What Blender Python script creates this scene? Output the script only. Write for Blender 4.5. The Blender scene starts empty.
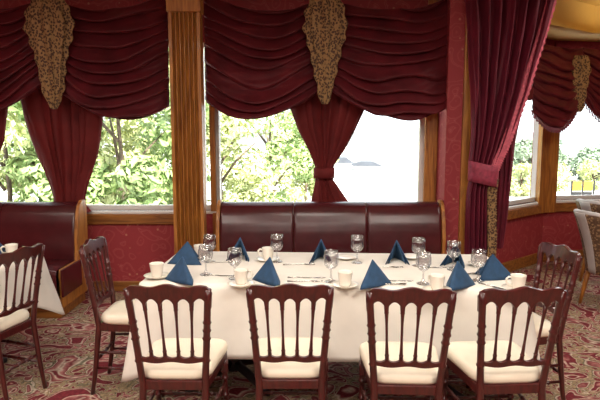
import bpy, math, random
from mathutils import Vector, Matrix, noise as mnoise
PI = math.pi
random.seed(7)
C = bpy.context.scene.collection
SC = bpy.context.scene

# ------------------------------------------------------------------ camera
H = 1.61; PITCH = math.radians(7.1); F = 560.0
cam = bpy.data.cameras.new('camera'); cam.lens = 36 * F / 600; cam.sensor_width = 36
camo = bpy.data.objects.new('camera', cam); C.objects.link(camo)
camo.location = (0, 0, H); camo.rotation_euler = (PI / 2 - PITCH, 0, 0)
SC.camera = camo
# ------------------------------------------------------------------ world, sun, added ceiling fill, cove lamp, exposure
w = bpy.data.worlds.new('world'); SC.world = w; w.use_nodes = True
bg = w.node_tree.nodes['Background']; bg.inputs[0].default_value = (0.87, 0.94, 1.0, 1); bg.inputs[1].default_value = 2.1
sun = bpy.data.lights.new('sun', 'SUN'); sun.energy = 12; sun.angle = math.radians(1.5); sun.color = (1, .95, .84)
suno = bpy.data.objects.new('sun', sun); C.objects.link(suno); suno.rotation_euler = (math.radians(40), 0, math.radians(28))
def area(name, loc, size, energy, col, rot=(0, 0, 0), sy=None):
    l = bpy.data.lights.new(name, 'AREA'); l.energy = energy; l.color = col; l.size = size
    if sy: l.shape = 'RECTANGLE'; l.size_y = sy
    o = bpy.data.objects.new(name, l); C.objects.link(o); o.location = loc; o.rotation_euler = rot
    return o
WARM = (1, .92, .82)
area('ceiling_fill', (-1.6, 0.9, 2.93), 1.0, 50, WARM)  # unseen fill lamps added at ceiling height to brighten the room, no fixtures
area('ceiling_fill', (1.6, 0.9, 2.93), 1.0, 50, WARM)
area('ceiling_fill', (0.0, -1.6, 2.93), 2.2, 95, WARM)  # large added fill behind the camera
area('ceiling_fill', (0.2, 2.5, 2.93), .8, 22, WARM)
area('ceiling_fill', (-2.9, 2.6, 2.93), .8, 22, WARM)
area('cove_light', (3.6, 5.7, 2.7), .8, 4, (1, .88, .66), (PI, 0, 0))
area('ceiling_fill', (3.0, 4.0, 2.93), .7, 24, WARM)  # added fill for the right side, no fixture
SC.view_settings.view_transform = 'Standard'; SC.view_settings.look = 'None'
SC.view_settings.gamma = 1; SC.view_settings.use_curve_mapping = False
SC.view_settings.exposure = 0.66

# ------------------------------------------------------------------ helpers
def ray(px, py):
    u, v = (px - 300) / F, (200 - py) / F
    c, s = math.cos(PITCH), math.sin(PITCH)
    return Vector((u, c + v * s, -s + v * c))
def PZ(px, py, z):
    d = ray(px, py); t = (z - H) / d.z
    return Vector((0, 0, H)) + d * t
def PY(px, py, Y):
    d = ray(px, py); return Vector((0, 0, H)) + d * (Y / d.y)

class MB:
    def __init__(s): s.v = []; s.f = []
    def add(s, vs, fs):
        n = len(s.v); s.v += [Vector(p) for p in vs]; s.f += [tuple(i + n for i in f) for f in fs]; return s
    def box(s, x0, x1, y0, y1, z0, z1):
        return s.add([(x, y, z) for z in (z0, z1) for y in (y0, y1) for x in (x0, x1)],
            [(0, 2, 3, 1), (4, 5, 7, 6), (0, 1, 5, 4), (2, 6, 7, 3), (0, 4, 6, 2), (1, 3, 7, 5)])
    def tube(s, path, rad, n=10, cap=True, sq=1):
        path = [Vector(p) for p in path]
        if not hasattr(rad, '__len__'): rad = [rad] * len(path)
        vs = []; fs = []; ref = None
        for i, p in enumerate(path):
            t = (path[min(i + 1, len(path) - 1)] - path[max(i - 1, 0)]).normalized()
            if ref is None:
                ref = Vector((1, 0, 0)) if abs(t.x) < .9 else Vector((0, 1, 0))
            a = (ref - t * ref.dot(t)).normalized(); b = t.cross(a); ref = a
            for k in range(n):
                an = 2 * PI * k / n
                vs.append(p + (a * math.cos(an) + b * math.sin(an) * sq) * rad[i])
        for i in range(len(path) - 1):
            for k in range(n):
                k2 = (k + 1) % n
                fs.append((i * n + k, i * n + k2, (i + 1) * n + k2, (i + 1) * n + k))
        if cap:
            fs.append(tuple(range(n))[::-1]); fs.append(tuple(range((len(path) - 1) * n, len(path) * n)))
        return s.add(vs, fs)
    def turned(s, A, B, prof, n=10):      # prof: (t, r) along A->B
        A, B = Vector(A), Vector(B)
        return s.tube([A.lerp(B, t) for t, r in prof], [r for t, r in prof], n)
    def lathe(s, prof, n=20, c=(0, 0, 0)):
        vs = []; fs = []
        for r, z in prof:
            for k in range(n):
                a = 2 * PI * k / n; vs.append((c[0] + r * math.cos(a), c[1] + r * math.sin(a), c[2] + z))
        for i in range(len(prof) - 1):
            for k in range(n):
                k2 = (k + 1) % n; fs.append((i * n + k, i * n + k2, (i + 1) * n + k2, (i + 1) * n + k))
        return s.add(vs, fs)
    def grid(s, fn, nu, nv, closeu=False):
        vs = [fn(i / (nu if closeu else nu - 1), j / (nv - 1)) for j in range(nv) for i in range(nu)]
        fs = []
        for j in range(nv - 1):
            for i in range(nu if closeu else nu - 1):
                i2 = (i + 1) % nu
                fs.append((j * nu + i, j * nu + i2, (j + 1) * nu + i2, (j + 1) * nu + i))
        return s.add(vs, fs)
    def prism(s, poly, z0, z1):            # xy polygon extruded in z
        n = len(poly)
        vs = [(x, y, z0) for x, y in poly] + [(x, y, z1) for x, y in poly]
        fs = [tuple(range(n))[::-1], tuple(range(n, 2 * n))] + [(i, (i + 1) % n, n + (i + 1) % n, n + i) for i in range(n)]
        return s.add(vs, fs)
    def strip(s, top, bot, off):           # solid between two curves, thickness vector off
        n = len(top); off = Vector(off)
        vs = [Vector(p) for p in top] + [Vector(p) for p in bot] + [Vector(p) + off for p in top] + [Vector(p) + off for p in bot]
        fs = []
        for i in range(n - 1):
            a, b, c, d = i, i + 1, n + i + 1, n + i
            fs += [(a, d, c, b), (2 * n + a, 2 * n + b, 2 * n + c, 2 * n + d), (a, b, 2 * n + b, 2 * n + a), (d, 2 * n + d, 2 * n + c, c)]
        fs += [(0, 2 * n, 3 * n, n), (n - 1, 2 * n - 1, 4 * n - 1, 3 * n - 1)]
        return s.add(vs, fs)
    def xf(s, M):
        s.v = [M @ p for p in s.v]; return s
    def build(s, name, mat, parent=None, smooth=False, solid=0, bevel=0, subsurf=0):
        me = bpy.data.meshes.new(name); me.from_pydata([tuple(p) for p in s.v], [], s.f); me.update()
        o = bpy.data.objects.new(name, me); C.objects.link(o)
        if mat: me.materials.append(mat)
        if parent: o.parent = parent
        if smooth:
            for p in me.polygons: p.use_smooth = True
        if solid:
            m = o.modifiers.new('solid', 'SOLIDIFY'); m.thickness = solid; m.offset = 0
        if bevel:
            m = o.modifiers.new('bevel', 'BEVEL'); m.width = bevel; m.segments = 2; m.limit_method = 'ANGLE'
        if subsurf:
            m = o.modifiers.new('sub', 'SUBSURF'); m.levels = subsurf; m.render_levels = subsurf
        return o
def tag(o, label, cat, group=None, kind=None):
    if label: o['label'] = label
    if cat: o['category'] = cat
    if group: o['group'] = group
    if kind: o['kind'] = kind
    return o
def thing(name, label, cat, loc=(0, 0, 0), rz=0, group=None):
    o = bpy.data.objects.new(name, None); C.objects.link(o); o.empty_display_size = .1
    o.location = loc; o.rotation_euler = (0, 0, rz)
    return tag(o, label, cat, group)
def struct(o):
    o['kind'] = 'structure'; return o
def dup(root, loc, rz, label, group=None):
    kids = list(root.children)
    r = root.copy(); C.objects.link(r); r.location = loc; r.rotation_euler = (0, 0, rz); r['label'] = label
    if group: r['group'] = group
    for ch in kids:
        c = ch.copy(); C.objects.link(c); c.parent = r
        for g in ch.children:
            d = g.copy(); C.objects.link(d); d.parent = c
    return r

# ------------------------------------------------------------------ materials
def newmat(name):
    m = bpy.data.materials.new(name); m.use_nodes = True
    nt = m.node_tree; b = nt.nodes['Principled BSDF']
    return m, nt, b
def N(nt, t, **kw):
    n = nt.nodes.new(t)
    for k, v in kw.items(): setattr(n, k, v)
    return n
def ramp(nt, src, stops, interp='LINEAR'):
    r = N(nt, 'ShaderNodeValToRGB'); r.color_ramp.interpolation = interp
    el = r.color_ramp.elements
    while len(el) < len(stops): el.new(.5)
    for e, (p, c) in zip(el, stops): e.position = p; e.color = (*c, 1)
    nt.links.new(src, r.inputs[0]); return r
def coords(nt, scale=(1, 1, 1), warp=0, wscale=3):
    tc = N(nt, 'ShaderNodeTexCoord'); mp = N(nt, 'ShaderNodeMapping'); mp.inputs['Scale'].default_value = scale
    nt.links.new(tc.outputs['Object'], mp.inputs[0])
    if not warp: return mp.outputs[0]
    nz = N(nt, 'ShaderNodeTexNoise'); nz.inputs['Scale'].default_value = wscale; nt.links.new(mp.outputs[0], nz.inputs['Vector'])
    mx = N(nt, 'ShaderNodeMixRGB', blend_type='ADD'); mx.inputs[0].default_value = warp
    nt.links.new(mp.outputs[0], mx.inputs[1]); nt.links.new(nz.outputs['Color'], mx.inputs[2])
    return mx.outputs[0]
def simple(name, col, rough=.6, metal=0, var=.12, scale=8, sheen=0, bump=0, bscale=60, coat=0, spec=.5, sheen_col=None):
    m, nt, b = newmat(name)
    v = coords(nt); nz = N(nt, 'ShaderNodeTexNoise'); nz.inputs['Scale'].default_value = scale; nz.inputs['Detail'].default_value = 4
    nt.links.new(v, nz.inputs['Vector'])
    r = ramp(nt, nz.outputs[0], [(.3, tuple(c * (1 - var) for c in col)), (.7, tuple(min(1, c * (1 + var)) for c in col))])
    nt.links.new(r.outputs[0], b.inputs['Base Color'])
    b.inputs['Roughness'].default_value = rough; b.inputs['Metallic'].default_value = metal
    b.inputs['Coat Weight'].default_value = coat; b.inputs['Specular IOR Level'].default_value = spec
    if sheen:
        b.inputs['Sheen Weight'].default_value = sheen; b.inputs['Sheen Roughness'].default_value = .4
        b.inputs['Sheen Tint'].default_value = (*(sheen_col or col), 1)
    if bump:
        n2 = N(nt, 'ShaderNodeTexNoise'); n2.inputs['Scale'].default_value = bscale; nt.links.new(v, n2.inputs['Vector'])
        bp = N(nt, 'ShaderNodeBump'); bp.inputs['Strength'].default_value = bump; bp.inputs['Distance'].default_value = .01
        nt.links.new(n2.outputs[0], bp.inputs['Height']); nt.links.new(bp.outputs[0], b.inputs['Normal'])
    return m
def wood(name, c1, c2, rough=.45, scale=(14, 14, 1.2), coat=.03):
    m, nt, b = newmat(name)
    v = coords(nt, scale)
    nz = N(nt, 'ShaderNodeTexNoise'); nz.inputs['Scale'].default_value = 2.5; nz.inputs['Detail'].default_value = 6; nz.inputs['Distortion'].default_value = .8
    nt.links.new(v, nz.inputs['Vector'])
    r = ramp(nt, nz.outputs[0], [(.32, c1), (.68, c2)])
    nt.links.new(r.outputs[0], b.inputs['Base Color']); b.inputs['Roughness'].default_value = rough; b.inputs['Coat Weight'].default_value = coat
    return m
def thin_glass(name, f0, f1, tint):
    m = bpy.data.materials.new(name); m.use_nodes = True; nt = m.node_tree; nt.nodes.clear()
    out = N(nt, 'ShaderNodeOutputMaterial'); mix = N(nt, 'ShaderNodeMixShader')
    tr = N(nt, 'ShaderNodeBsdfTransparent'); tr.inputs[0].default_value = (*tint, 1)
    gl = N(nt, 'ShaderNodeBsdfGlossy'); gl.inputs['Roughness'].default_value = .02
    lw = N(nt, 'ShaderNodeLayerWeight'); lw.inputs[0].default_value = .5
    pw = N(nt, 'ShaderNodeMath', operation='POWER'); pw.inputs[1].default_value = 3.5; nt.links.new(lw.outputs['Facing'], pw.inputs[0])
    ma = N(nt, 'ShaderNodeMath', operation='MULTIPLY_ADD'); ma.inputs[1].default_value = f0; ma.inputs[2].default_value = f1; nt.links.new(pw.outputs[0], ma.inputs[0])
    nt.links.new(ma.outputs[0], mix.inputs[0]); nt.links.new(tr.outputs[0], mix.inputs[1]); nt.links.new(gl.outputs[0], mix.inputs[2])
    nt.links.new(mix.outputs[0], out.inputs[0]); return m

VELVET = simple('velvet', (.085, .007, .011), .55, var=.3, scale=5, sheen=.45, sheen_col=(.6, .12, .14), bump=.15, bscale=90, spec=.2)
CURT = simple('curtain_cloth', (.135, .015, .015), .7, var=.2, scale=6, sheen=.25, sheen_col=(.6, .1, .1), spec=.2)
DRAPE = simple('drape_cloth', (.115, .009, .022), .6, var=.25, scale=5, sheen=.5, sheen_col=(.7, .10, .18), spec=.3)
TRIMC = simple('rose_trim', (.52, .10, .14), .7, var=.3, scale=30, sheen=.3, sheen_col=(.8, .2, .2))
CRIMSON = simple('crimson_trim', (.27, .03, .06), .7, var=.3, scale=30, sheen=.3, sheen_col=(.8, .2, .2))
OAK = wood('honey_wood', (.22, .070, .011), (.50, .205, .036))
OAKH = wood('honey_wood_horizontal', (.17, .055, .010), (.38, .155, .032), scale=(1.2, 14, 14))
MAHOG = wood('mahogany', (.036, .005, .005), (.078, .010, .009), .30, (20, 20, 4), .2)
CREAM = simple('cream_vinyl', (.80, .72, .58), .45, var=.04)
LEATHER = simple('oxblood_leather', (.062, .008, .010), .27, var=.2, scale=6, bump=.08, bscale=14, spec=.5)
LINEN = simple('white_linen', (.74, .70, .63), .85, var=.03, scale=12, bump=.05, bscale=7)
NAVY = simple('blue_napkin', (.014, .052, .118), .8, var=.2, scale=25, sheen=.2, sheen_col=(.2, .4, .6))
CHINA = simple('white_china', (.80, .75, .66), .22, var=.02)
STEEL = simple('steel', (.55, .54, .52), .22, 1, var=.05)
IRON = simple('black_iron', (.012, .012, .014), .45)
WHITEP = simple('white_paint', (.78, .77, .74), .4, var=.03)
GREYP = simple('grey_alloy', (.38, .37, .36), .4, var=.05)
GOLDP = simple('yellow_plaster', (.66, .44, .12), .7, var=.06, scale=3)
CEIL = simple('ceiling_paint', (.72, .62, .47), .8, var=.04)
GLASS = thin_glass('goblet_glass', .8, .15, (.92, .92, .93))
PANE = thin_glass('window_glass', .4, .02, (.97, .985, .98))
TRUNK = simple('bark', (.12, .085, .06), .9, var=.4, scale=10)
def leafmat(name, c):
    m, nt, b = newmat(name)
    v = coords(nt); nz = N(nt, 'ShaderNodeTexNoise'); nz.inputs['Scale'].default_value = 1.6; nz.inputs['Detail'].default_value = 5
    nt.links.new(v, nz.inputs['Vector'])
    r = ramp(nt, nz.outputs[0], [(.3, tuple(x * .55 for x in c)), (.7, tuple(min(1, x * 1.35) for x in c))])
    nt.links.new(r.outputs[0], b.inputs['Base Color']); b.inputs['Roughness'].default_value = .5
    b.inputs['Transmission Weight'].default_value = 0
    return m
LEAF = [leafmat('leaf_yellow_green', (.52, .56, .26)), leafmat('leaf_green', (.33, .44, .17)), leafmat('leaf_grey_green', (.28, .36, .25))]
GROUND = simple('pale_paving', (.62, .61, .58), .9, var=.08, scale=.3)
CREAMWALL = simple('cream_wall', (.7, .69, .65), .8)
ROOFM = simple('grey_roof', (.055, .06, .075), .8, var=.2, scale=1)
YELLOW = simple('yellow_paint', (.80, .48, .02), .5)
def leopard():
    m, nt, b = newmat('leopard_cloth')
    v = coords(nt, (1, 1, .8), .02, 30)
    vo = N(nt, 'ShaderNodeTexVoronoi'); vo.inputs['Scale'].default_value = 56; nt.links.new(v, vo.inputs['Vector'])
    r = ramp(nt, vo.outputs['Distance'], [(0, (.20, .10, .04)), (.22, (.05, .02, .012)), (.42, (.055, .022, .012)), (.52, (.27, .155, .058)), (1, (.33, .20, .085))])
    nt.links.new(r.outputs[0], b.inputs['Base Color']); b.inputs['Roughness'].default_value = .8
    return m
LEOPARD = leopard()
def wallpaper():
    m, nt, b = newmat('red_damask_wallpaper')
    v = coords(nt, (1, 1, 1), .12, 6)
    vo = N(nt, 'ShaderNodeTexVoronoi', feature='SMOOTH_F1'); vo.inputs['Scale'].default_value = 6.5; nt.links.new(v, vo.inputs['Vector'])
    wv = N(nt, 'ShaderNodeMath', operation='MULTIPLY'); wv.inputs[1].default_value = 30; nt.links.new(vo.outputs['Distance'], wv.inputs[0])
    sn = N(nt, 'ShaderNodeMath', operation='SINE'); nt.links.new(wv.outputs[0], sn.inputs[0])
    r = ramp(nt, sn.outputs[0], [(.35, (.30, .028, .036)), (.75, (.32, .030, .038)), (.88, (.40, .085, .078)), (1, (.32, .032, .04))])
    v2 = N(nt, 'ShaderNodeTexVoronoi'); v2.inputs['Scale'].default_value = 9; nt.links.new(coords(nt), v2.inputs['Vector'])
    r2 = ramp(nt, v2.outputs['Distance'], [(0, (1, 1, 1)), (.07, (1, 1, 1)), (.12, (0, 0, 0))])
    mx = N(nt, 'ShaderNodeMixRGB'); nt.links.new(r2.outputs[0], mx.inputs[0]); nt.links.new(r.outputs[0], mx.inputs[1]); mx.inputs[2].default_value = (.46, .19, .12, 1)
    nt.links.new(mx.outputs[0], b.inputs['Base Color']); b.inputs['Roughness'].default_value = .65
    return m
WALLP = wallpaper()
def carpet():
    m, nt, b = newmat('floral_carpet')
    tan, mar, crm, grn, pink = (.37, .265, .155), (.20, .030, .038), (.64, .52, .40), (.12, .105, .06), (.46, .19, .17)
    n1 = N(nt, 'ShaderNodeTexNoise'); n1.inputs['Scale'].default_value = 3.4; n1.inputs['Detail'].default_value = 1.5; n1.inputs['Distortion'].default_value = 1.5
    nt.links.new(coords(nt), n1.inputs['Vector'])
    r = ramp(nt, n1.outputs[0], [(.30, mar), (.36, mar), (.38, crm), (.40, pink), (.44, mar), (.46, crm), (.475, grn), (.49, tan), (.60, tan), (.615, crm), (.63, mar), (.67, mar), (.685, pink), (.70, crm), (.72, mar)])
    n2 = N(nt, 'ShaderNodeTexNoise'); n2.inputs['Scale'].default_value = 16; n2.inputs['Detail'].default_value = 1; n2.inputs['Distortion'].default_value = 1.4
    nt.links.new(coords(nt), n2.inputs['Vector'])
    r2 = ramp(nt, n2.outputs[0], [(.33, mar), (.37, mar), (.39, crm), (.42, grn), (.45, tan), (.58, tan), (.60, grn), (.62, crm), (.64, pink), (.68, mar)])
    gt = ramp(nt, n1.outputs[0], [(.485, (0, 0, 0)), (.495, (1, 1, 1)), (.595, (1, 1, 1)), (.605, (0, 0, 0))])
    mx = N(nt, 'ShaderNodeMixRGB'); nt.links.new(gt.outputs[0], mx.inputs[0]); nt.links.new(r.outputs[0], mx.inputs[1]); nt.links.new(r2.outputs[0], mx.inputs[2])
    nz = N(nt, 'ShaderNodeTexNoise'); nz.inputs['Scale'].default_value = 45; nt.links.new(coords(nt), nz.inputs['Vector'])
    r3 = ramp(nt, nz.outputs[0], [(.35, (.62, .62, .62)), (.65, (1.0, 1.0, 1.0))])
    m2 = N(nt, 'ShaderNodeMixRGB', blend_type='MULTIPLY'); m2.inputs[0].default_value = 1; nt.links.new(mx.outputs[0], m2.inputs[1]); nt.links.new(r3.outputs[0], m2.inputs[2])
    nt.links.new(m2.outputs[0], b.inputs['Base Color']); b.inputs['Roughness'].default_value = .95; b.inputs['Specular IOR Level'].default_value = .1
    return m
CARPET = carpet()
def tapestry():
    m, nt, b = newmat('brown_tapestry')
    vo = N(nt, 'ShaderNodeTexVoronoi'); vo.inputs['Scale'].default_value = 45; nt.links.new(coords(nt, (1, 1, 1), .04, 20), vo.inputs['Vector'])
    r = ramp(nt, vo.outputs['Distance'], [(0, (.42, .30, .17)), (.3, (.30, .19, .10)), (.5, (.12, .065, .035)), (1, (.10, .05, .03))])
    nt.links.new(r.outputs[0], b.inputs['Base Color']); b.inputs['Roughness'].default_value = .8
    return m
TAPESTRY = tapestry()

# ------------------------------------------------------------------ room shell
WY = 5.5                                        # inner face of the window wall
struct(MB().box(-4.4, 6.2, -6, 8.0, -.12, 0).build('floor', CARPET))
cl = struct(MB().box(-4.4, 6.2, -6, 5.2, 3.0, 3.12).box(-4.4, 1.66, 5.2, 5.66, 3.0, 3.12).build('ceiling', CEIL))
# window wall: two openings either side of the pillar
mb = MB()
A0, A1 = -3.9, -1.05; B0, B1 = -.98, 1.225; ZB, ZT = .82, 2.45
mb.box(-4.4, A0, WY, WY + .14, 0, 3.0).box(A1, B0, WY, WY + .14, 0, 3.0).box(B1, 1.66, WY, WY + .14, 0, 3.0)
mb.box(A0, A1, WY, WY + .14, 0, ZB).box(A0, A1, WY, WY + .14, ZT, 3.0).box(B0, B1, WY, WY + .14, 0, ZB).box(B0, B1, WY, WY + .14, ZT, 3.0)
struct(mb.build('wall_back', WALLP))
struct(MB().box(-4.4, -4.28, -6, WY, 0, 3.0).build('wall_left', WALLP))
struct(MB().box(-4.4, 6.2, -6.12, -6, 0, 3.0).build('wall_front', WALLP))
struct(MB().box(6.08, 6.2, -6, 8.0, 0, 3.0).build('wall_right', WALLP))
# red wall stub with its wood edge, right of the bench
struct(MB().box(1.335, 1.475, 5.15, WY, 0, 3.0).build('wall_stub', WALLP))
struct(MB().box(1.475, 1.60, 5.12, WY, 0, 3.0).build('trim_1', OAK, bevel=.008))
# fluted pillar
px0, px1, py = -1.135, -.862, 4.97
poly = [(px1, 5.10), (px0, 5.10)]
nfl = 6; marg = .026; wfl = (px1 - px0 - 2 * marg) / nfl
poly.append((px0, py))
for k in range(nfl):
    a = px0 + marg + k * wfl
    for t in range(7):
        th = PI * t / 6; poly.append((a + wfl / 2 - math.cos(th) * wfl * .42, py + .042 * math.sin(th)))
poly.append((px1, py))
pl = struct(MB().prism(poly[::-1], .16, 2.62).build('pillar_left', OAK))
struct(MB().box(px0 - .012, px1 + .012, py - .012, 5.11, 2.62, 3.0).build('pillar_capital', OAK, pl, bevel=.006))
struct(MB().box(px0 - .012, px1 + .012, py - .012, 5.11, 0, .16).build('pillar_plinth', OAK, pl, bevel=.006))
# windows
def window(name, x0, x1, z0, z1, M, mull=()):
    e = 0.0
    g = MB().box(x0 + .03, x1 - .03, .078, .084, z0 + .03, z1 - .03).xf(M).build(name, PANE); struct(g)
    f = MB()
    t = .045
    f.box(x0, x0 + t, .05, .11, z0, z1).box(x1 - t, x1, .05, .11, z0, z1).box(x0 + t, x1 - t, .05, .11, z0, z0 + t).box(x0 + t, x1 - t, .05, .11, z1 - t, z1)
    for mx in mull: f.box(mx - .02, mx + .02, .05, .11, z0 + t, z1 - t)
    struct(f.xf(M).build('window_frame', WHITEP, g))
    s = MB().box(x0, x1, -.03, .05, z0 - .03, z0).xf(M).build('window_sill', WHITEP, g, bevel=.006); struct(s)
    return g
TW = Matrix.Translation((0, WY, 0))
window('window_1', A0, A1, ZB, ZT, TW)
w2 = window('window_2', B0, B1, ZB, ZT, TW)
struct(MB().box(-.875, -.825, -.05, .05, ZB, ZT).xf(TW).build('window_post', OAK, w2))
struct(MB().box(-.822, -.79, -.01, .11, ZB, ZT).xf(TW).build('window_mullion', GREYP, w2))
struct(MB().box(A0, A1 - .08, WY - .035, WY, .685, .79).build('trim_2', OAKH, bevel=.008))
struct(MB().box(A0, A1 - .08, WY - .022, WY, 0, .105).build('baseboard_left', OAKH, bevel=.008))
struct(MB().box(1.212, 1.335, WY - .04, WY, .0, 2.9).build('trim_3', OAK, bevel=.008))
struct(MB().box(px1, -.78, WY - .04, WY, 0, .80).build('trim_4', OAK, bevel=.008))
# angled bay to the right
P0, P1, P2 = Vector((1.66, 5.64, 0)), Vector((2.98, 6.78, 0)), Vector((6.08, 7.3, 0))
def seg(A, B):
    d = B - A; return Matrix.Translation(A) @ Matrix.Rotation(math.atan2(d.y, d.x), 4, 'Z'), d.length
ZR0, ZR1, ZRT = .76, 2.35, 3.0
def bay(i, A, B, w0, w1):
    M, L = seg(A, B); m = MB()
    m.box(0, w0, 0, .14, 0, ZRT).box(w1, L, 0, .14, 0, ZRT).box(w0, w1, 0, .14, 0, ZR0).box(w0, w1, 0, .14, ZR1, ZRT)
    struct(m.xf(M).build('wall_bay', WALLP))
    window('window_%d' % i, w0, w1, ZR0, ZR1, M)
    struct(MB().box(0, L, -.05, 0, ZR0 - .14, ZR0 - .03).xf(M).build('trim_%d' % (i + 2), OAKH, bevel=.01))
    struct(MB().box(0, L, -.025, 0, 0, .13).xf(M).build('baseboard_bay', OAKH, bevel=.008))
    return M, L
M1, L1 = bay(3, P0, P1, .35, 1.66)
M2, L2 = bay(4, P1, P2, .10, 2.2)
# wooden corner post between the two bay windows
struct(MB().prism([(2.84, 6.60), (2.98, 6.70), (3.10, 6.72), (3.10, 6.86), (2.84, 6.72)], .62, 2.5).build('trim_7', OAK, bevel=.006))
# bay ceiling: soffit along the walls, raised lit tray, header beam, frieze
inner = [(1.72, 5.2), (3.2, 6.28), (6.08, 6.75)]
sof = MB()
for k in range(2):
    a, b2 = [(P0, P1), (P1, P2)][k]
    sof.add([(a.x, a.y + .1, 2.66), (b2.x, b2.y + .1, 2.66), (inner[k + 1][0], inner[k + 1][1], 2.66), (inner[k][0], inner[k][1], 2.66),
             (a.x, a.y + .1, 2.95), (b2.x, b2.y + .1, 2.95), (inner[k + 1][0], inner[k + 1][1], 2.95), (inner[k][0], inner[k][1], 2.95)],
            [(0, 1, 2, 3), (4, 7, 6, 5), (3, 2, 6, 7), (0, 4, 5, 1), (0, 3, 7, 4), (1, 5, 6, 2)])
struct(sof.build('ceiling_soffit', GOLDP))
struct(MB().box(1.5, 6.08, 5.2, 8.0, 2.95, 3.12).build('ceiling_tray', GOLDP))
struct(MB().box(1.6, 6.08, 5.06, 5.2, 2.80, 3.0).build('trim_8', OAKH, bevel=.01))
for i, (M, L) in enumerate(((M1, L1), (M2, L2))):
    struct(MB().box(0.02, L - .02, -.03, 0, 2.53, 2.655).xf(M).build('trim_%d' % (9 + i), CRIMSON))

# ------------------------------------------------------------------ drapery
def nz(x, y, z=0): return mnoise.noise(Vector((x, y, z)))
def swag(parent, A, B, nrm, L0, L1, R0, R1, s0, s1, nf=9, skew=0., amp=.085, bulge=.11, seed=0, mat=None, name='swag'):
    A, B, nrm = Vector(A), Vector(B), Vector(nrm)
    def fn(u, v):
        c = 4 * u * (1 - u); v0 = v; uu = u + skew * c * .25
        sag = s0 + (s1 - s0) * v ** .8
        ph = v * nf + .30 * math.sin(2.2 * u * PI + seed) + .85 * nz(u * 2.2 + seed, v * 3.1, seed)
        fr = ph - math.floor(ph)
        k = math.floor(ph)
        am = amp * (.75 + .5 * nz(k * 3.7, seed * 1.3 + u * 1.5)) * (.35 + .65 * min(1, c * 1.4))
        h = am * ((fr / .74) ** 1.25 if fr < .74 else math.cos((fr - .74) / .26 * PI / 2) ** .8) + am * .25 + .010 * nz(u * 5 + seed, v * 26, seed)
        if v > .97: h -= (v - .97) * 1.0
        zz = (L0 + (L1 - L0) * v) * (1 - u) + (R0 + (R1 - R0) * v) * u - sag * c + am * .25 * (1 if fr < .74 else 0) * 0
        p = A.lerp(B, uu) + nrm * (h + bulge * math.sin(PI * u) ** .7 * (.25 + .75 * v) + .02 + .03*v)
        return Vector((p.x, p.y, zz - .45 * h))
    return MB().grid(fn, 46, nf * 12).build(name, mat or VELVET, parent, True, solid=.006)
def tied(name, parent, prof, Y, npl, mat, depth=.5, amp=.16, seed=0, sub=5):
    # prof: list of (z, xl, xr); gathered cloth with vertical pleats
    zs = []
    for i in range(len(prof) - 1):
        for k in range(sub):
            t = k / sub; ts = t
            zs.append(tuple(prof[i][q] * (1 - ts) + prof[i + 1][q] * ts for q in range(3)))
    zs.append(prof[-1])
    m = MB(); nu = npl * 8
    def fn(u, v):
        j = min(len(zs) - 1, int(round(v * (len(zs) - 1)))); z, xl, xr = zs[j]
        a = 2 * PI * u; wdt = (xr - xl) / 2; xc = (xr + xl) / 2
        r = 1 - amp * .5 + amp * math.cos(npl * a + .5 * nz(z * 2, u * 3, seed)) + .10 * nz(math.cos(a) * 2, math.sin(a) * 2 + z, seed)
        return Vector((xc + wdt * r * math.cos(a) * .96, Y + max(.035, wdt * depth) * r * math.sin(a) + (.010 + .03 * min(1, wdt / .4)) * math.cos(npl * a + 1.5 * nz(math.cos(a) * 2, z * .8, seed + 2)), z))
    m.grid(fn, nu, len(zs), True)
    return m.build(name, mat, parent, True)
def jabot(parent, cx, Y, prof, seed=0, mat=None, rot=None):
    # prof (z, halfwidth) ; pleated cascade
    def fn(u, v):
        t = v * (len(prof) - 1); i = min(int(t), len(prof) - 2); t -= i
        z = prof[i][0] * (1 - t) + prof[i + 1][0] * t; hw = prof[i][1] * (1 - t) + prof[i + 1][1] * t
        a = 2 * PI * u
        hw *= 1 + .07 * math.sin(z * 45 + (0 if math.cos(a) > 0 else 2))
        r = 1 + .17 * math.cos(9 * a + z * 3)
        return Vector((cx + hw * math.cos(a) * r, Y + (.035 + hw * .22) * math.sin(a) * r, z))
    m = MB().grid(fn, 90, len(prof) * 5, True)
    n = 90; last = len(m.v) - n
    m.f.append(tuple(range(last, last + n)))
    return m.build('jabot', mat or LEOPARD, parent, True)
VY = 5.30
def zy(py, Y=VY): return PY(300, py, Y).z
def xx(px, py, Y=VY): return PY(px, py, Y).x
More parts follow.
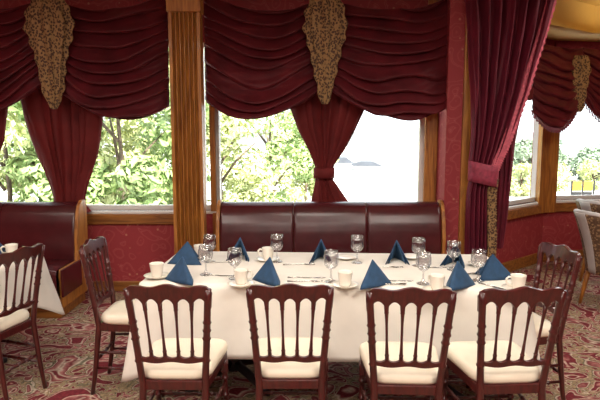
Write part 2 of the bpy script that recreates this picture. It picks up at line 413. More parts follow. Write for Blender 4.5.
# central window
v = thing('window_valance', 'dark red swagged velvet valance over the middle window', 'valance')
swag(v, (xx(206, 60), VY, 0), (xx(326, 60), VY, 0), (0, -1, 0), 2.86, zy(103), 2.80, zy(88), .12, .20, nf=9, skew=-.15, seed=1)
swag(v, (xx(326, 60), VY, 0), (xx(450, 60), VY, 0), (0, -1, 0), 2.80, zy(88), 2.86, zy(105), .12, .20, nf=9, skew=.15, seed=4)
YJ = VY - .19
def jp(pts, Y): return [(zy(y, Y), w / 2 * Y / F) for y, w in pts]
jabot(v, xx(325, 50, YJ), YJ, jp([(-8, 24), (2, 28), (15, 35), (30, 37), (45, 30), (60, 24), (75, 19), (88, 13), (98, 11), (104, 5)], YJ), 1)
def tcurtain(label, pts, Y, npl=15, tie=None, seed=0, mat=CURT):
    t = thing('curtain', label, 'curtain', (0, 0, 0))
    tied('curtain_panel', t, [(zy(y, Y), xx(a, y, Y), xx(b, y, Y)) for y, a, b in pts], Y, npl, mat, .16, .22, seed)
    if tie:
        y0, y1, a, b = tie
        xa, xb = xx(a, y0, Y), xx(b, y0, Y); c = (xa + xb) / 2; hw = (xb - xa) / 2
        z0, z1 = zy(y1, Y), zy(y0, Y)
        MB().grid(lambda u, vv: Vector((c + (hw + .012) * math.cos(2 * PI * u), Y + .075 * math.sin(2 * PI * u), z0 + (z1 - z0) * vv)), 32, 3, True).build('tieback', mat, t, True, solid=.008)
    return t
tcurtain('dark red curtain tied at its waist in the middle window', [(62, 283, 372), (95, 287, 368), (112, 293, 362), (130, 299, 354), (150, 309, 344), (165, 315, 334), (172, 316, 332), (180, 316, 333), (192, 314, 341), (206, 311, 350), (212, 311, 352)], 5.40, 15, (168, 178, 315, 333), 2)
# left window
v = thing('window_valance', 'dark red swagged velvet valance over the left window', 'valance')
swag(v, (xx(-70, 60), VY, 0), (xx(50, 60), VY, 0), (0, -1, 0), 2.86, zy(103), 2.80, zy(82), .12, .20, nf=9, seed=7)
swag(v, (xx(50, 60), VY, 0), (xx(170, 60), VY, 0), (0, -1, 0), 2.80, zy(82), 2.86, zy(107), .12, .22, nf=9, skew=.15, seed=9)
jabot(v, xx(51, 50, YJ), YJ, jp([(-8, 26), (2, 30), (15, 40), (30, 42), (45, 33), (60, 26), (75, 22), (90, 19), (100, 13), (109, 4)], YJ), 3)
tcurtain('dark red curtain gathered low behind the left booth', [(75, 18, 104), (98, 22, 102), (115, 26, 100), (135, 31, 98), (155, 38, 95), (172, 45, 90), (186, 50, 86), (196, 53, 84), (205, 54, 84), (212, 50, 90)], 5.42, 14, None, 5)
tcurtain('sliver of dark red curtain at the left edge of the photo', [(85, -60, 6), (105, -60, 5), (120, -62, 3), (140, -62, 1), (165, -66, -8), (190, -70, -20), (212, -70, -18)], 5.42, 12, None, 8)
# bay valance (follows the two bay walls)
v = thing('window_valance', 'fringed dark red swag valance over the far right bay windows', 'valance')
def off(M, x, y): p = M @ Vector((x, y, 0)); return (p.x, p.y, 0)
nr1 = (M1 @ Vector((0, -1, 0)) - M1 @ Vector((0, 0, 0))); nr2 = (M2 @ Vector((0, -1, 0)) - M2 @ Vector((0, 0, 0)))
YB = 6.45
a1 = (2.44, 6.06, 0); b1 = (3.18, 6.50, 0); c1 = (4.0, 6.66, 0)
n1 = Vector((.35, -1, 0)).normalized()
swag(v, a1, b1, n1, 2.54, zy(112, 6.3), 2.54, zy(98, 6.5), .03, .26, nf=8, amp=.045, bulge=.06, seed=12, mat=VELVET)
swag(v, b1, c1, (.15, -1, 0), 2.54, zy(98, 6.5), 2.54, zy(110, 6.6), .03, .26, nf=8, amp=.045, bulge=.06, seed=15, mat=VELVET)
swag(v, (1.95, 5.72, 0), a1, n1, 2.54, zy(80, 6.0), 2.54, zy(100, 6.3), .03, .10, nf=8, amp=.045, bulge=.06, seed=18, mat=VELVET)
jabot(v, xx(577, 80, 6.36), 6.36, jp([(56, 15), (63, 21), (72, 22), (85, 19), (97, 17), (107, 15), (112, 10)], 6.36), 5)
def fringe(A, B, zl, zr, sag, nrm):
    m = MB(); A, B = Vector(A), Vector(B)
    for k in range(46):
        u = (k + .5) / 46; p = A.lerp(B, u) + Vector(nrm) * (.05 + .06 * math.sin(PI * u) ** .7)
        z = zl * (1 - u) + zr * u - sag * 4 * u * (1 - u) + .012
        m.tube([(p.x, p.y, z), (p.x, p.y, z - .05 - .01 * (k % 2))], [.005, .008], 5)
    m.build('fringe', DRAPE, v)
fringe(a1, b1, zy(112, 6.3), zy(98, 6.5), .26, n1); fringe(b1, c1, zy(98, 6.5), zy(110, 6.6), .26, (.15, -1, 0))
# dark curtain on the bay wall just right of the big drape
tcurtain('narrow dark red curtain on the bay wall behind the big drape', [(40, 480, 530), (100, 483, 525), (140, 486, 516), (175, 488, 512), (200, 488, 509), (225, 488, 506), (248, 488, 503)], 5.72, 9, None, 11, DRAPE)
# big tied drape with trim
dr = thing('drape', 'tall crimson drape tied back beside the red wall stub', 'drape')
DY = 5.0
DP = [(-14, 466, 560), (0, 468, 556), (30, 470, 548), (60, 471, 538), (90, 472, 529), (115, 472, 520), (135, 472, 512), (150, 471, 506), (160, 470, 501), (170, 470, 497), (180, 470, 496), (192, 468, 494), (210, 467, 494), (235, 466, 494), (260, 466, 493), (276, 466, 493)]
def dprof(v):
    t = v * (len(DP) - 1); i = min(int(t), len(DP) - 2); t -= i
    return tuple(DP[i][q] * (1 - t) + DP[i + 1][q] * t for q in range(3))
def dfn(u, v):
    y, a, b = dprof(v); z = zy(y, DY); xa, xb = xx(a, y, DY), xx(b, y, DY); wd = xb - xa
    n = 7
    uu = u + .03 * math.sin(u * n * 2 * PI) * (1 - u) * u * 2
    d = math.cos(u * n * 2 * PI + 2.2 * nz(u * 4, z * .9)) * (.014 + .045 * min(1, wd / .7)) + .016 * min(1, wd / .5) * math.cos(u * 17 * 2 * PI + 2 * nz(u * 6, z * 1.1, 5)) + .010 * nz(u * 12, z * 3, 3)
    return Vector((xa + wd * uu, DY + d - .03 * math.sin(PI * u), z))
MB().grid(dfn, 110, 60).build('drape_panel', DRAPE, dr, True, solid=.008)
def dtrim(v0, v1, wpx, mat, name, yo):
    def fn(u, vv):
        v = v0 + (v1 - v0) * vv; p = dfn(1, v); y, a, b = dprof(v)
        return p + Vector((-wpx * DY / F * (1 - u) + .006 * math.sin(vv * 260) * u, -yo - .006 * math.sin(vv * 260 + u * 9), 0))
    return MB().grid(fn, 5, 160).build(name, mat, dr, True, solid=.01)
dtrim(0, .60, 10, TRIMC, 'crimson_trim', .09)
dtrim(.66, 1, 9, LEOPARD, 'leopard_trim', .10)
ty0, ty1 = zy(184, DY), zy(164, DY)
def tb(u, vv):
    a = 2 * PI * u; xa, xb = xx(470, 170, DY), xx(496, 170, DY); c = (xa + xb) / 2; hw = (xb - xa) / 2 + .012
    return Vector((c + hw * math.cos(a), DY - .01 + .095 * math.sin(a), ty0 + (ty1 - ty0) * vv - .03 * math.cos(a)))
MB().grid(tb, 36, 4, True).build('tieback', CRIMSON, dr, True, solid=.012)

# ------------------------------------------------------------------ booths
def booth(label, x0, x1, cushions, loc=(0, 0, 0), rz=0):
    b = thing('booth_bench', label, 'bench', ((x0 + x1) / 2, 5.0, 0), rz)
    hx = (x1 - x0) / 2
    # side profile (y relative to 5.0, z) of the back: curved, rolled at the top
    backp = [(.02, .40), (.012, .48), (.012, .58), (.022, .68), (.040, .77), (.070, .855), (.11, .915), (.155, .942), (.20, .948), (.235, .935), (.24, .89), (.24, .40)]
    n = cushions; wd = 2 * (hx - .032) / n
    for k in range(n):
        xa = -hx + .032 + k * wd; m = MB()
        def fn(u, v):
            t = v * (len(backp) - 1); i = min(int(t), len(backp) - 2); t -= i
            y = backp[i][0] * (1 - t) + backp[i + 1][0] * t; z = backp[i][1] * (1 - t) + backp[i + 1][1] * t
            uo = u; u = .5 - .5 * math.copysign(abs(1 - 2 * u) ** .45, 1 - 2 * u); e = 1 - abs(2 * u - 1) ** 200
            y2 = y + .008 * (1 - e)
            return Vector((xa + .002 + (wd - .004) * u, y2, z - .003 * (1 - e)))
        m.grid(fn, 26, 41).build('back_cushion', LEATHER, b, True)
        s = MB()
        def sf(u, v):
            pr = [(.10, .44), (-.30, .455), (-.385, .44), (-.40, .40), (-.40, .20)]
            t = v * 4; i = min(int(t), 3); t -= i
            return Vector((xa + .002 + (wd - .004) * u, pr[i][0] * (1 - t) + pr[i + 1][0] * t, pr[i][1] * (1 - t) + pr[i + 1][1] * t - .012 * abs(2 * u - 1) ** 10))
        s.grid(sf, 16, 25).build('seat_cushion', LEATHER, b, True)
    MB().box(-hx + .02, hx - .02, -.37, .24, .10, .20).build('base', OAKH, b, bevel=.01)
    MB().box(-hx + .04, hx - .04, -.33, .22, 0, .10).build('plinth', OAKH, b)
    MB().box(-hx + .032, hx - .032, .235, .255, .1, .93).build('back_board', OAKH, b)
    for sgn in (-1, 1):
        xo = sgn * (hx - .016)
        prof = [(.0, .10), (-.35, .10), (-.36, .40), (-.345, .435), (-.02, .435), (.0, .52), (.003, .62), (.015, .70), (.032, .79), (.06, .87), (.095, .93), (.15, .965), (.22, .965), (.255, .93), (.255, .10)]
        m = MB(); N_ = len(prof)
        m.add([(xo - .016, y, z) for y, z in prof] + [(xo + .016, y, z) for y, z in prof],
              [tuple(range(N_)), tuple(range(N_, 2 * N_))[::-1]] + [(i, N_ + i, N_ + (i + 1) % N_, (i + 1) % N_) for i in range(N_)])
        e = m.build('end_panel', OAK, b, bevel=.005)
        ins = MB(); p2 = [(.0 , .22), (-.36, .22), (-.37, .39), (-.36, .42), (.0, .42), (.0, .42)]
        ins.box(xo + sgn * .02 - .008, xo + sgn * .02 + .012, -.388, .03, .20, .437)
        ins.build('end_upholstery', LEATHER, e, bevel=.006)
    return b
booth('oxblood leather booth bench behind the long white table', -.765, 1.325, 3)
booth('oxblood leather booth bench at the left under the left window', -4.2, -2.02, 3)

# ------------------------------------------------------------------ chairs
def rings(prof, at, r):
    out = list(prof)
    for t in at: out += [(t - .018, None), (t - .006, r), (t + .006, r), (t + .018, None)]
    out.sort(key=lambda q: q[0])
    base = [q for q in sorted(prof)]
    res = []
    for t, rr in out:
        if rr is None:
            for i in range(len(base) - 1):
                if base[i][0] <= t <= base[i + 1][0]:
                    k = (t - base[i][0]) / max(1e-6, base[i + 1][0] - base[i][0]); rr = base[i][1] * (1 - k) + base[i + 1][1] * k; break
            else: rr = base[-1][1]
        res.append((t, rr))
    return res
def by(s, z):   # back plane y for lateral s and height z
    k = max(0, (z - .43) / .455)
    return -.19 - .065 * k ** 1.15 - .018 * k * (1 - (s / .17) ** 2)
def sx(s01, z): # s01 in -1..1 -> x at height z
    k = (z - .43) / .455
    return s01 * (.146 + .033 * min(k, 1.05))
def make_chair(label, group):
    c = thing('dining_chair', label, 'chair', (0, 0, 0), 0, group)
    for sg in (-1, 1):
        m = MB(); pts = []; rad = []
        zz = [0, .12, .25, .38, .43, .50, .548, .556, .564, .60, .66, .668, .676, .70, .708, .716, .74, .748, .756, .80, .85, .91]
        for z in zz:
            if z < .43:
                t = z / .43; pts.append((sg * (.151 - .005 * t), -.245 + .055 * t ** .8, z)); r = .0125 + .0055 * t
            else:
                pts.append((sx(sg, z), by(sg * .17, z), z)); r = .0165
            if any(abs(z - q) < .001 for q in (.556, .668, .708, .748)): r += .0045
            rad.append(r)
        m.tube(pts, rad, 10).build('rear_leg', MAHOG, c, True)
        f = MB(); f.turned((sg * .178, .185, .40), (sg * .183, .195, 0), rings([(0, .019), (.12, .019), (.2, .015), (.6, .0145), (1, .0105)], (.17, .26, .5, .86), .021), 10)
        f.build('front_leg', MAHOG, c, True)
        for z in (.17, .27):
            MB().turned((sg * .15, -.21, z), (sg * .18, .188, z), rings([(0, .008), (.5, .010), (1, .008)], (.2, .4, .6, .8), .0125), 8).build('stretcher', MAHOG, c, True)
    for y, z, hw_ in ((.188, .20, .178), (.188, .29, .178), (-.208, .22, .149)):
        MB().turned((-hw_, y, z), (hw_, y, z), rings([(0, .008), (.5, .010), (1, .008)], (.2, .4, .6, .8), .0125), 8).build('stretcher', MAHOG, c, True)
    # crest rail: waved top, five arches below
    n = 81; top = []; bot = []
    for i in range(n):
        s = -1.10 + 2.20 * i / (n - 1)
        e = max(0, (abs(s) - .93) / .17)
        zt = .927 + .006 * math.cos(s * PI) + .006 * math.cos(s * 2.5 * PI) - .030 * e ** 2
        a = (s + 1) / 2 * 5; fr = (a - math.floor(a)) if 0 <= a < 5 else 0
        zb = .815 + .052 * max(0, math.sin(PI * fr)) ** .6
        top.append((sx(s, zt), by(sx(s, zt), zt) - .012, zt)); bot.append((sx(s, zb), by(sx(s, zb), zb) - .012, zb))
    MB().strip(top, bot, (0, .024, 0)).build('crest_rail', MAHOG, c, bevel=.004)
    top = []; bot = []
    for i in range(n):
        s = -.98 + 1.96 * i / (n - 1); a = (s + 1) / 2 * 5; fr = a - math.floor(a)
        zt = .592 - .022 * max(0, math.sin(PI * fr)) ** .55; zb = .548 + .004 * math.cos(s * PI * 2)
        top.append((sx(s, zt), by(sx(s, zt), zt) - .010, zt)); bot.append((sx(s, zb), by(sx(s, zb), zb) - .010, zb))
    MB().strip(top, bot, (0, .020, 0)).build('lower_rail', MAHOG, c, bevel=.003)
    for k in range(1, 5):
        s = -1 + 2 * k / 5
        A = (sx(s, .58), by(sx(s, .58), .58), .58); B = (sx(s, .845), by(sx(s, .845), .845), .845)
        MB().turned(A, B, rings([(0, .010), (.1, .0085), (.35, .0060), (.65, .0062), (.85, .0085), (1, .0115)], (.09, .88), .0105), 8).build('spindle', MAHOG, c, True)
    # seat frame and cushion
    def out(w0, w1, y0, y1, rr=.05, n=6):
        P = [(-w0, y0), (w0, y0), (w1, y1), (-w1, y1)]; o = []
        for i in range(4):
            p = Vector((*P[i], 0)); a = Vector((*P[i - 1], 0)); b = Vector((*P[(i + 1) % 4], 0))
            d1 = (a - p).normalized() * rr; d2 = (b - p).normalized() * rr
            for q in range(n + 1):
                t = q / n; o.append((p + d1) * (1 - t) ** 2 + p * 2 * t * (1 - t) + (p + d2) * t ** 2)
        return o
    MB().prism([(p.x, p.y) for p in out(.160, .197, -.195, .21, .04)], .405, .450).build('seat_frame', MAHOG, c, bevel=.004)
    m = MB(); ol = out(.160, .203, -.183, .222, .085, 9); n = len(ol)
    lay = [(.985, .450), (1.02, .462), (1.025, .477), (1.0, .494), (.94, .504), (.7, .512), (.35, .515)]
    ctr = Vector((0, .01, 0)); vs = []
    for k, z in lay: vs += [ctr + (p - ctr) * k + Vector((0, 0, z)) for p in ol]
    vs.append(ctr + Vector((0, 0, .516))); fs = []
    for j in range(len(lay) - 1):
        for i in range(n): fs.append((j * n + i, j * n + (i + 1) % n, (j + 1) * n + (i + 1) % n, (j + 1) * n + i))
    j = len(lay) - 1
    for i in range(n): fs.append((j * n + i, j * n + (i + 1) % n, len(vs) - 1))
    fs.append(tuple(range(n))[::-1])
    m.add(vs, fs).build('seat_cushion', CREAM, c, True)
    return c
R = math.radians
TR = R(-3.2)
front = 'mahogany spindle back chair, cream seat, '
G = 'mahogany dining chairs round the white tables'
spots = [(-.585, 2.68, R(-1), front + 'leftmost of four with backs to the viewer'),
         (-.045, 2.69, R(0), front + 'second from left of four with backs to the viewer'),
         (.498, 2.63, R(-3), front + 'third from left of four with backs to the viewer'),
         (.958, 2.64, R(4), front + 'rightmost of four with backs to the viewer'),
         (-1.03, 3.42, R(-90), front + 'at the left end of the long table'),
         (1.275, 3.20, R(98), front + 'turned sideways at the right end of the long table'),
         (-1.88, 3.27, R(75), front + 'pulled up to the small table at far left')]
ch0 = None
for x, y, r, lab in spots:
    if ch0 is None:
        ch0 = make_chair(lab, G); ch0.location = (x, y, 0); ch0.rotation_euler = (0, 0, r)
    else: dup(ch0, (x, y, 0), r, lab, G)

# ------------------------------------------------------------------ tables and cloths
TZ = .745
def table(label, cx, cy, rz, hx, hy, peds):
    t = thing('dining_table', label, 'table', (cx, cy, 0), rz)
    MB().box(-hx, hx, -hy, hy, TZ - .035, TZ - .003).build('tabletop', OAKH, t, bevel=.006)
    for p in peds:
        pd = MB().lathe([(.0, TZ - .04), (.11, TZ - .04), (.10, TZ - .06), (.04, TZ - .08), (.038, .12), (.07, .07), (.0, .06)], 16, (p, 0, 0)).build('pedestal', IRON, t, True)
        for a in range(4):
            d = Vector((math.cos(a * PI / 2 + PI / 4), math.sin(a * PI / 2 + PI / 4), 0))
            MB().tube([Vector((p, 0, .10)) + d * .02, Vector((p, 0, .075)) + d * .15, Vector((p, 0, .03)) + d * .30, Vector((p, 0, .018)) + d * .36], [.03, .028, .022, .018], 8).build('foot', IRON, pd, True)
def cloth(label, cx, cy, rz, hx, hy, drop, ext, seed, flare=.06):
    N_ = 240; rows = 14; per = []
    rr = .02
    # perimeter points with outward normals and corner weight
    L = 4 * (hx + hy)
    for k in range(N_):
        d = L * k / N_
        if d < 2 * hx: p = (-hx + d, -hy); n = (0, -1)
        elif d < 2 * hx + 2 * hy: p = (hx, -hy + d - 2 * hx); n = (1, 0)
        elif d < 4 * hx + 2 * hy: p = (hx - (d - 2 * hx - 2 * hy), hy); n = (0, 1)
        else: p = (-hx, hy - (d - 4 * hx - 2 * hy)); n = (-1, 0)
        cxd = math.hypot(hx - abs(p[0]), hy - abs(p[1]))
        cw = math.exp(-(cxd / .13) ** 2)
        cd = Vector((math.copysign(1, p[0]), math.copysign(1, p[1]), 0)).normalized()
        nn = (Vector((*n, 0)) * (1 - cw) + cd * cw).normalized()
        per.append((Vector((*p, 0)), nn, cw, d))
    vs = [Vector((0, 0, TZ + .004))]; fs = []
    for sc_ in (.5, .97, 1.0):
        vs += [Vector((p.x * sc_, p.y * sc_, TZ + .004 - (.002 if sc_ == 1 else 0))) for p, n, cw, d in per]
    nl = 3
    for j in range(1, rows + 1):
        t = j / rows
        for p, n, cw, d in per:
            fold = .5 + .5 * math.sin(d * 9 + seed + 1.5 * math.sin(d * 2.3 + seed))
            o = .012 + t * (flare * (.35 + .5 * fold * (1 - cw)) + cw * .10) + .010 * nz(d * 3, t * 2, seed)
            dz = (drop + ext * cw + .008 * math.sin(d * 7)) * t
            vs.append(p + n * o + Vector((0, 0, TZ + .002 - dz)))
        nl += 1
    for i in range(N_): fs.append((0, 1 + i, 1 + (i + 1) % N_))
    for l in range(nl - 1):
        for i in range(N_):
            a = 1 + l * N_ + i; b = 1 + l * N_ + (i + 1) % N_
            fs.append((a, a + N_, b + N_, b))
    o = MB().add(vs, fs).build('tablecloth', LINEN, None, True, solid=.003)
    o.location = (cx, cy, 0); o.rotation_euler = (0, 0, rz)
    return tag(o, label, 'tablecloth')
TCX, TCY, THX, THY = .19, 3.47, 1.08, .425
table('long dining table on black pedestal feet beneath the big white cloth', TCX, TCY, TR, THX - .004, THY - .004, (-.62, .55))
cloth('white cloth over the long table in the middle', TCX, TCY, TR, THX, THY, .42, .13, 1.0)
LTX, LTY = -2.33, 3.52
table('small dining table under a white cloth at the far left', LTX, LTY, R(-6), .43, .43, (0,))
cloth('white cloth over the small table at the far left', LTX, LTY, R(-6), .435, .435, .33, .16, 3.0, .10)

# ------------------------------------------------------------------ table ware
TOP = TZ + .0065
def make_goblet():
    g = MB().lathe([(.0, .003), (.030, .001), (.033, .003), (.026, .007), (.008, .014), (.005, .03), (.0048, .055), (.007, .064), (.022, .072), (.034, .088), (.0385, .108), (.037, .132), (.033, .158), (.0318, .158), (.0358, .132), (.0372, .108), (.0328, .090), (.021, .0745), (.0, .070)], 22).xf(Matrix.Scale(1.15, 4)).build('goblet', GLASS, None, True)
    return g
def make_cup():
    c = MB().lathe([(.0, .006), (.022, .006), (.024, .0), (.027, .0), (.030, .008), (.036, .040), (.0405, .076), (.0415, .080), (.039, .080), (.037, .072), (.033, .040), (.027, .012), (.0, .010)], 24).build('coffee_cup', CHINA, None, True)
    pts = [(.036 + .0, 0, .066), (.052, 0, .070), (.064, 0, .060), (.064, 0, .042), (.055, 0, .028), (.034, 0, .022)]
    MB().tube(pts, [.0045] * 6, 8, sq=1.4).build('cup_handle', CHINA, c, True)
    return c
def make_saucer():
    return MB().lathe([(.0, .002), (.028, .002), (.030, .0), (.034, .0), (.036, .004), (.060, .010), (.075, .018), (.076, .0195), (.060, .0135), (.036, .0075), (.030, .0065), (.0, .006)], 28).build('saucer', CHINA, None, True)
def make_napkin():
    m = MB()
    Fp, A = Vector((0, -.105, 0)), Vector((0, .012, .128))
    for sg in (-1, 1):
        for lay, (sp, sh, bk) in enumerate(((.068, 0, .09), (.050, .006, .075))):
            W = Vector((sg * sp, bk, 0)); A2 = A - Vector((0, 0, sh)); F2 = Fp + Vector((0, sh * 2, 0))
            def fn(u, v, F2=F2, A2=A2, W=W, sg=sg):
                p = F2.lerp(A2, u); q = W.lerp(A2, u)
                r = p.lerp(q, v); bul = .012 * math.sin(PI * v) * (1 - u)
                return r + Vector((sg * bul, 0, 0))
            m.grid(fn, 9, 7)
    m.v = [p * 1.12 for p in m.v]
    return m.build('napkin', NAVY, None, True, solid=.0045)
def put(o, px, py, rz, label, cat, group, z=TOP, first=False):
    if not first:
        src = o; o = src.copy(); C.objects.link(o)
        for ch in src.children:
            c = ch.copy(); C.objects.link(c); c.parent = o
    p = PZ(px, py, z); o.location = (p.x, p.y, z); o.rotation_euler = (0, 0, rz)
    return tag(o, label, cat, group)
def series(mk, items, cat, group):
    src = mk(); 
    for i, it in enumerate(items):
        px, py, rz, lab = it[:4]; z = it[4] if len(it) > 4 else TOP
        put(src, px, py, rz, lab, cat, group, z, i == 0)
# goblets (px,py at the foot)
series(make_goblet, [
 (206, 275, 0, 'clear stemmed goblet right of the small blue napkin at front left'),
 (235, 279, 0, 'clear stemmed goblet in front of the leftmost back row napkin'),
 (331, 282, 0, 'clear stemmed goblet left of the middle front cup'),
 (423, 284, 0, 'clear stemmed goblet just left of the cup by the third chair'),
 (478, 281, 0, 'clear stemmed goblet left of the broad blue napkin at right end'),
 (210, 262, 0, 'clear stemmed goblet at the back left corner by the fluted pillar'),
 (277, 262, 0, 'clear stemmed goblet by the back cup second from left'),
 (357, 263, 0, 'clear stemmed goblet at the back, centre right, before the bench seam'),
 (418, 266, 0, 'clear stemmed goblet at the back right of the third tent napkin'),
 (453, 270, 0, 'clear stemmed goblet in front of the back right blue napkin')], 'glass', 'goblets on the long table')
sau = [(157, 278, 0, 'white saucer at the front left corner of the long table'),
 (241, 286, 0, 'white saucer by the second chair from left'),
 (345, 287, 0, 'white saucer in front centre under the middle cup'),
 (437, 292, 0, 'white saucer under the cup by the third chair'),
 (516, 291, 0, 'white saucer at the right end under the handled cup'),
 (200.5, 258, 0, 'white saucer at the back left behind the goblets'),
 (268, 261, 0, 'white saucer under the back cup second from left'),
 (346, 259, 0, 'white saucer at the back between two goblets'),
 (411, 258.5, 0, 'white saucer at the back, right of the third tent napkin'),
 (480, 266, 0, 'white saucer at the back right beside the goblet')]
series(make_saucer, sau, 'saucer', 'saucers on the long table')
CZ = TOP + .0073
cups = [(157, 276.5, R(75), 'white coffee cup at the front left corner of the long table'),
 (241, 283.5, R(20), 'white coffee cup by the second chair from left'),
 (345, 285.5, R(60), 'white coffee cup at front centre left of a blue napkin'),
 (437, 289.5, R(120), 'white coffee cup in front of the third chair'),
 (518, 289.5, R(180), 'white coffee cup at the right end with its handle to the left'),
 (200, 256.7, R(90), 'white coffee cup behind the left napkin by the pillar'),
 (268, 259.5, R(180), 'white coffee cup at the back, second from left')]
series(make_cup, [(*c, CZ) for c in cups], 'cup', 'coffee cups on the long table')
series(make_napkin, [
 (184, 281, R(34), 'small blue pyramid napkin at front left beside a cup'),
 (271, 282, R(25), 'blue pyramid napkin in front of the second chair'),
 (371, 285, R(-36), 'blue pyramid napkin at front centre right of a cup'),
 (456, 286.5, R(-34), 'blue pyramid napkin at front right, just right of the third chair cup'),
 (186, 263, R(-80), 'broad blue napkin at the left end of the table by the pillar'),
 (241, 258, R(172), 'blue tent napkin at the back, leftmost, behind a goblet'),
 (321, 260, R(178), 'blue tent napkin at the back, second from left, open toward viewer'),
 (396, 261, R(176), 'blue tent napkin at the back, third from left, open toward viewer'),
 (456, 264, R(150), 'blue tent napkin at the back right by the drape'),
 (494, 278, R(82), 'broad blue napkin at the right end of the table')], 'napkin', 'folded napkins on the long table')
# cutlery
def make_knife():
    k = MB()
    k.box(.0, .115, -.0085, .0085, .0008, .0032).add([], [])
    k.add([(.115, -.0085, .0008), (.135, .004, .0008), (.115, .0085, .0008), (.115, -.0085, .0032), (.135, .004, .0032), (.115, .0085, .0032)], [(0, 2, 1), (3, 4, 5), (0, 1, 4, 3), (1, 2, 5, 4)])
    k.tube([(-.09, 0, .0045), (-.06, 0, .0045), (.0, 0, .004)], [.0045, .0042, .0035], 8)
    return k.build('table_knife', STEEL, None, True)
def make_fork():
    k = MB().tube([(-.09, 0, .004), (-.03, 0, .0045), (.04, 0, .006), (.06, 0, .005)], [.005, .0032, .003, .005], 8)
    k.box(.055, .075, -.011, .011, .003, .0055)
    for q in range(4): k.tube([(.075, -.0095 + q * .0063, .0042), (.1, -.0095 + q * .0063, .006), (.115, -.0095 + q * .0063, .0045)], .0016, 6)
    return k.build('table_fork', STEEL, None, True)
def make_spoon():
    k = MB().tube([(-.08, 0, .004), (-.03, 0, .0045), (.045, 0, .006)], [.005, .003, .003], 8)
    k.grid(lambda u, v: Vector((.06 + .021 * v * math.cos(2 * PI * u), .0135 * v * math.sin(2 * PI * u), .0025 + .006 * v * v)), 18, 6, True)
    return k.build('table_spoon', STEEL, None, True, solid=.0012)
series(make_knife, [
 (219, 276, R(-4), 'steel knife lying right of the front left goblet'),
 (303, 278, R(0), 'steel knife between the second front napkin and the middle goblet'),
 (390, 281, R(-3), 'steel knife between the front centre napkin and the next goblet'),
 (493, 287, R(-50), 'steel knife lying aslant before the broad right end napkin'),
 (436, 268, R(6), 'steel knife at the back before the rightmost tent napkin')], 'knife', 'cutlery on the long table')
series(make_fork, [
 (220, 263, R(3), 'steel fork at the back left beside the corner goblet'),
 (297, 265, R(2), 'steel fork at the back left of the second tent napkin'),
 (385, 268, R(4), 'steel fork in front of the third tent napkin'),
 (303, 282, R(1), 'steel fork nearest the second chair, below a knife')], 'fork', 'cutlery on the long table')
series(make_spoon, [
 (464, 275, R(10), 'steel spoon left of the goblet at the right end'),
 (392, 285, R(-2), 'steel spoon nearest the third chair beside the blue napkin')], 'spoon', 'cutlery on the long table')
# small left table: one napkin and one cup
nk = make_napkin(); p = PZ(-7, 258, TOP); nk.location = p; nk.rotation_euler = (0, 0, R(-80)); tag(nk, 'blue napkin at the left edge on the small table', 'napkin')
sc0 = make_saucer(); p = PZ(12, 257, TOP); sc0.location = p; tag(sc0, 'white saucer on the small table at the far left', 'saucer')
cp = make_cup(); p = PZ(12, 256, CZ); cp.location = p; cp.rotation_euler = (0, 0, R(200)); tag(cp, 'white coffee cup on the small table at the far left', 'cup')

# ------------------------------------------------------------------ tub chairs, far right
PIPE = simple('pale_grey_vinyl', (.46, .43, .42), .4, var=.05)
def make_tub(label):
    t = thing('tub_armchair', label, 'armchair', (0, 0, 0))
    def fn(r):
        def f(u, v):
            a = -1 + 2 * u; th = a * PI * (.50 + .08 * v)
            rr = r - .08 * (1 - v)
            z = .34 + (.55 - .20 * abs(a) ** 2.5) * v
            return Vector((rr * math.sin(th), -rr * math.cos(th) - .10 * v * v * (1 - abs(a)), z))
        return f
    m = MB().grid(fn(.31), 49, 12); m.build('back_shell', TAPESTRY, t, True, solid=.03)
    MB().grid(fn(.283), 49, 12).build('inner_back', PIPE, t, True, solid=.02)
    MB().tube([fn(.30)(k / 48, 1) for k in range(49)], .024, 8).build('rim', PIPE, t, True)
    MB().grid(lambda u, v: fn(.329)(.45 + .10 * u, v), 12, 12).build('back_panel', PIPE, t, True, solid=.012)
    for e in (0, 1):
        MB().tube([fn(.30)(e, k / 8) for k in range(9)], .024, 8).build('arm_edge', PIPE, t, True)
    MB().lathe([(0, .34), (.215, .34), (.235, .36), (.24, .42), (.22, .46), (.18, .48), (0, .485)], 28).build('seat_cushion', TAPESTRY, t, True)
    for sx_ in (-1, 1):
        for sy in (-1, 1):
            MB().turned((sx_ * .15, sy * .15, .37), (sx_ * .19, sy * .20, 0), [(0, .024), (.5, .021), (1, .014)], 8).build('leg', OAK, t, True)
    return t
tb0 = make_tub('brown tapestry tub armchair with pale rim, nearer one at the right edge')
tb0.location = (2.86, 4.95, 0); tb0.rotation_euler = (0, 0, R(-78))
dup(tb0, (3.26, 5.75, 0), R(-70), 'brown tapestry tub armchair with pale rim, farther one at the right edge')

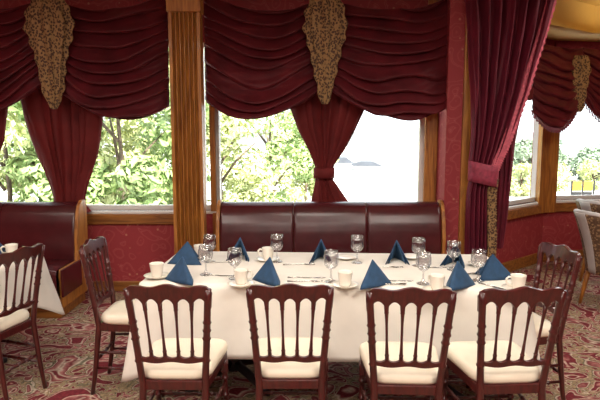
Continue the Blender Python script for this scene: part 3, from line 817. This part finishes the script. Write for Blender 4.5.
# ------------------------------------------------------------------ outdoors
GZ = -2.6
struct(MB().box(-60, 80, 5.8, 160, GZ - .2, GZ).build('ground', GROUND))
def tree(label, x, y, h, cr, mat, seed, nleaf=3000, leaf=.13, low=.15):
    rnd = random.Random(seed)
    t = thing('tree', label, 'tree', (x, y, GZ), 0, 'trees outside the windows')
    m = MB(); m.tube([(0, 0, 0), (.1, .05, h * .3), (-.05, .1, h * .6), (0, 0, h * .85)], [.09, .07, .045, .015], 8)
    for k in range(4):
        a = k * 1.05 + seed; z = h * (.3 + .08 * k)
        m.tube([(0, 0, z), (cr * .35 * math.cos(a), cr * .35 * math.sin(a), z + h * .12), (cr * .7 * math.cos(a), cr * .7 * math.sin(a), z + h * .2)], [.05, .035, .01], 6)
    m.build('trunk', TRUNK, t, True)
    l = MB(); cl = []
    for k in range(34):
        z = h * (low + (1 - low) * rnd.random()); f = math.sin(PI * min(1, max(.12, (z / h - low * .6) / (1.06 - low * .6)))) ** .6
        a = rnd.random() * 2 * PI; r = cr * f * (.35 + .65 * rnd.random() ** .5)
        cl.append((r * math.cos(a), r * math.sin(a), z, cr * (.22 + .2 * rnd.random())))
    vs = []; fs = []
    for k in range(nleaf):
        c = rnd.choice(cl); d = Vector((rnd.gauss(0, 1), rnd.gauss(0, 1), rnd.gauss(0, 1))).normalized() * c[3] * (.55 + .5 * rnd.random())
        p = Vector((c[0], c[1], c[2])) + Vector((d.x, d.y, d.z * .75))
        nrm = (d.normalized() + Vector((rnd.gauss(0, .5), rnd.gauss(0, .5), rnd.gauss(0, .5) + .4))).normalized()
        a = nrm.cross(Vector((rnd.random() - .5, rnd.random() - .5, rnd.random() - .5))).normalized(); b = nrm.cross(a)
        s = leaf * (.6 + .8 * rnd.random()); i = len(vs)
        vs += [p - a * s, p + b * s * .45 + nrm * s * .1, p + a * s, p - b * s * .45 + nrm * s * .1]; fs.append((i, i + 1, i + 2, i + 3))
    l.add(vs, fs).build('crown', LEAF[mat], t)
tree('dense green tree outside the left window, just left of the pillar', -5.0, 15.5, 8.5, 2.6, 1, 1, 14000, .14)
tree('yellow green tree outside the left window, right of the left curtain', -7.7, 21.5, 9.5, 2.7, 0, 2, 14000, .15)
tree('pale tree seen through the left window beside the left edge', -8.2, 15.5, 8.5, 2.4, 0, 3, 13000, .14)
tree('tree behind the left curtain in the left window', -12.0, 26, 10.5, 2.8, 1, 4, 9000, .16)
tree('dark green tree farther back in the left window, mid pane', -6.9, 25.5, 11.0, 3.0, 1, 9, 14000, .17)
tree('bright yellow green tree in the middle window beside its left frame', -2.5, 17.0, 6.6, 1.7, 0, 5, 6500, .11)
tree('mid green tree in the middle window under the left swag', -1.1, 21.5, 6.4, 1.7, 1, 6, 6000, .11)
tree('pale yellow tree in the middle window left of the tied curtain', 0.2, 26.0, 6.6, 1.6, 0, 7, 6000, .11)
# bigger far trees in the right windows
for k, (x, y, h, cr, m_, lab) in enumerate([
    (17.0, 43, 2.9, 2.2, 2, 'grey green tree in the bay window right of the drape'),
    (20.4, 48, 3.3, 2.4, 2, 'rounded grey green tree beside the bay corner post'),
    (24.2, 45, 2.6, 2.2, 2, 'low grey green tree behind the bay corner post'),
    (28.3, 49, 3.0, 2.2, 0, 'pale olive tree right of the bay corner post'),
    (33.0, 53, 3.6, 2.4, 2, 'grey green tree near the right edge beyond the yellow boards')]):
    tree(lab, x, y, h, cr, m_, 20 + k, 4500, .2)
for k, (x, y, lab) in enumerate([(14.3, 36, 'low pale bush below the trees in the bay window'), (17.6, 39, 'round pale bush beside the bay window frame'), (21.0, 40, 'pale bush left of the yellow boards')]):
    tree(lab, x, y, 1.9, 1.2, 0, 40 + k, 1500, .12, .05)
# far lakeside houses
def house(label, px, py, wd, hgt_, Y):
    p = PY(px, py, Y); hh = thing('shed', label, 'building', (p.x, Y, GZ), 0, 'far sheds')
    zt = p.z - GZ
    MB().box(-wd / 2, wd / 2, 0, 3, 0, zt).build('wall', CREAMWALL, hh)
    MB().add([(-wd / 2 - .3, -.3, zt), (wd / 2 + .3, -.3, zt), (wd / 2 + .3, 3.3, zt), (-wd / 2 - .3, 3.3, zt), (-wd / 4, 1.5, zt + hgt_), (wd / 4, 1.5, zt + hgt_)],
        [(0, 1, 5, 4), (1, 2, 5), (2, 3, 4, 5), (3, 0, 4), (0, 3, 2, 1)]).build('roof', ROOFM, hh)
house('tiny far shed with grey roof just right of the tied curtain', 343, 163, 1.5, .5, 52)
house('longer low far shed with dark roof, mid pane right of the curtain', 368, 166, 2.6, .45, 58)
hm = MB(); pts = [(-40 + 3 * k, -2.6, 1.2 + .9 * nz(k * .35, 4.2)) for k in range(50)]
hm.strip([(x, 150, z) for x, b_, z in pts], [(x, 150, GZ) for x, b_, z in pts], (0, 8, 0))
struct(hm.build('hills', simple('hazy_shore', (.17, .18, .19), .9)))
# yellow boards
yb = thing('roadside_barrier', 'pair of yellow boards on black posts outside the far right window', 'barrier', (*PZ(582, 200, GZ).xy, GZ))
for k in range(2):
    MB().box(-.62 + .66 * k, -.08 + .66 * k, -.03, .03, .55, 1.15).build('board', YELLOW, yb, bevel=.02)
    MB().box(-.62 + .66 * k, -.08 + .66 * k, -.035, .035, .30, .50).build('lower_board', IRON, yb, bevel=.01)
for k in range(3): MB().box(-.72 + .68 * k, -.64 + .68 * k, -.04, .04, 0, 1.2).build('post', IRON, yb)
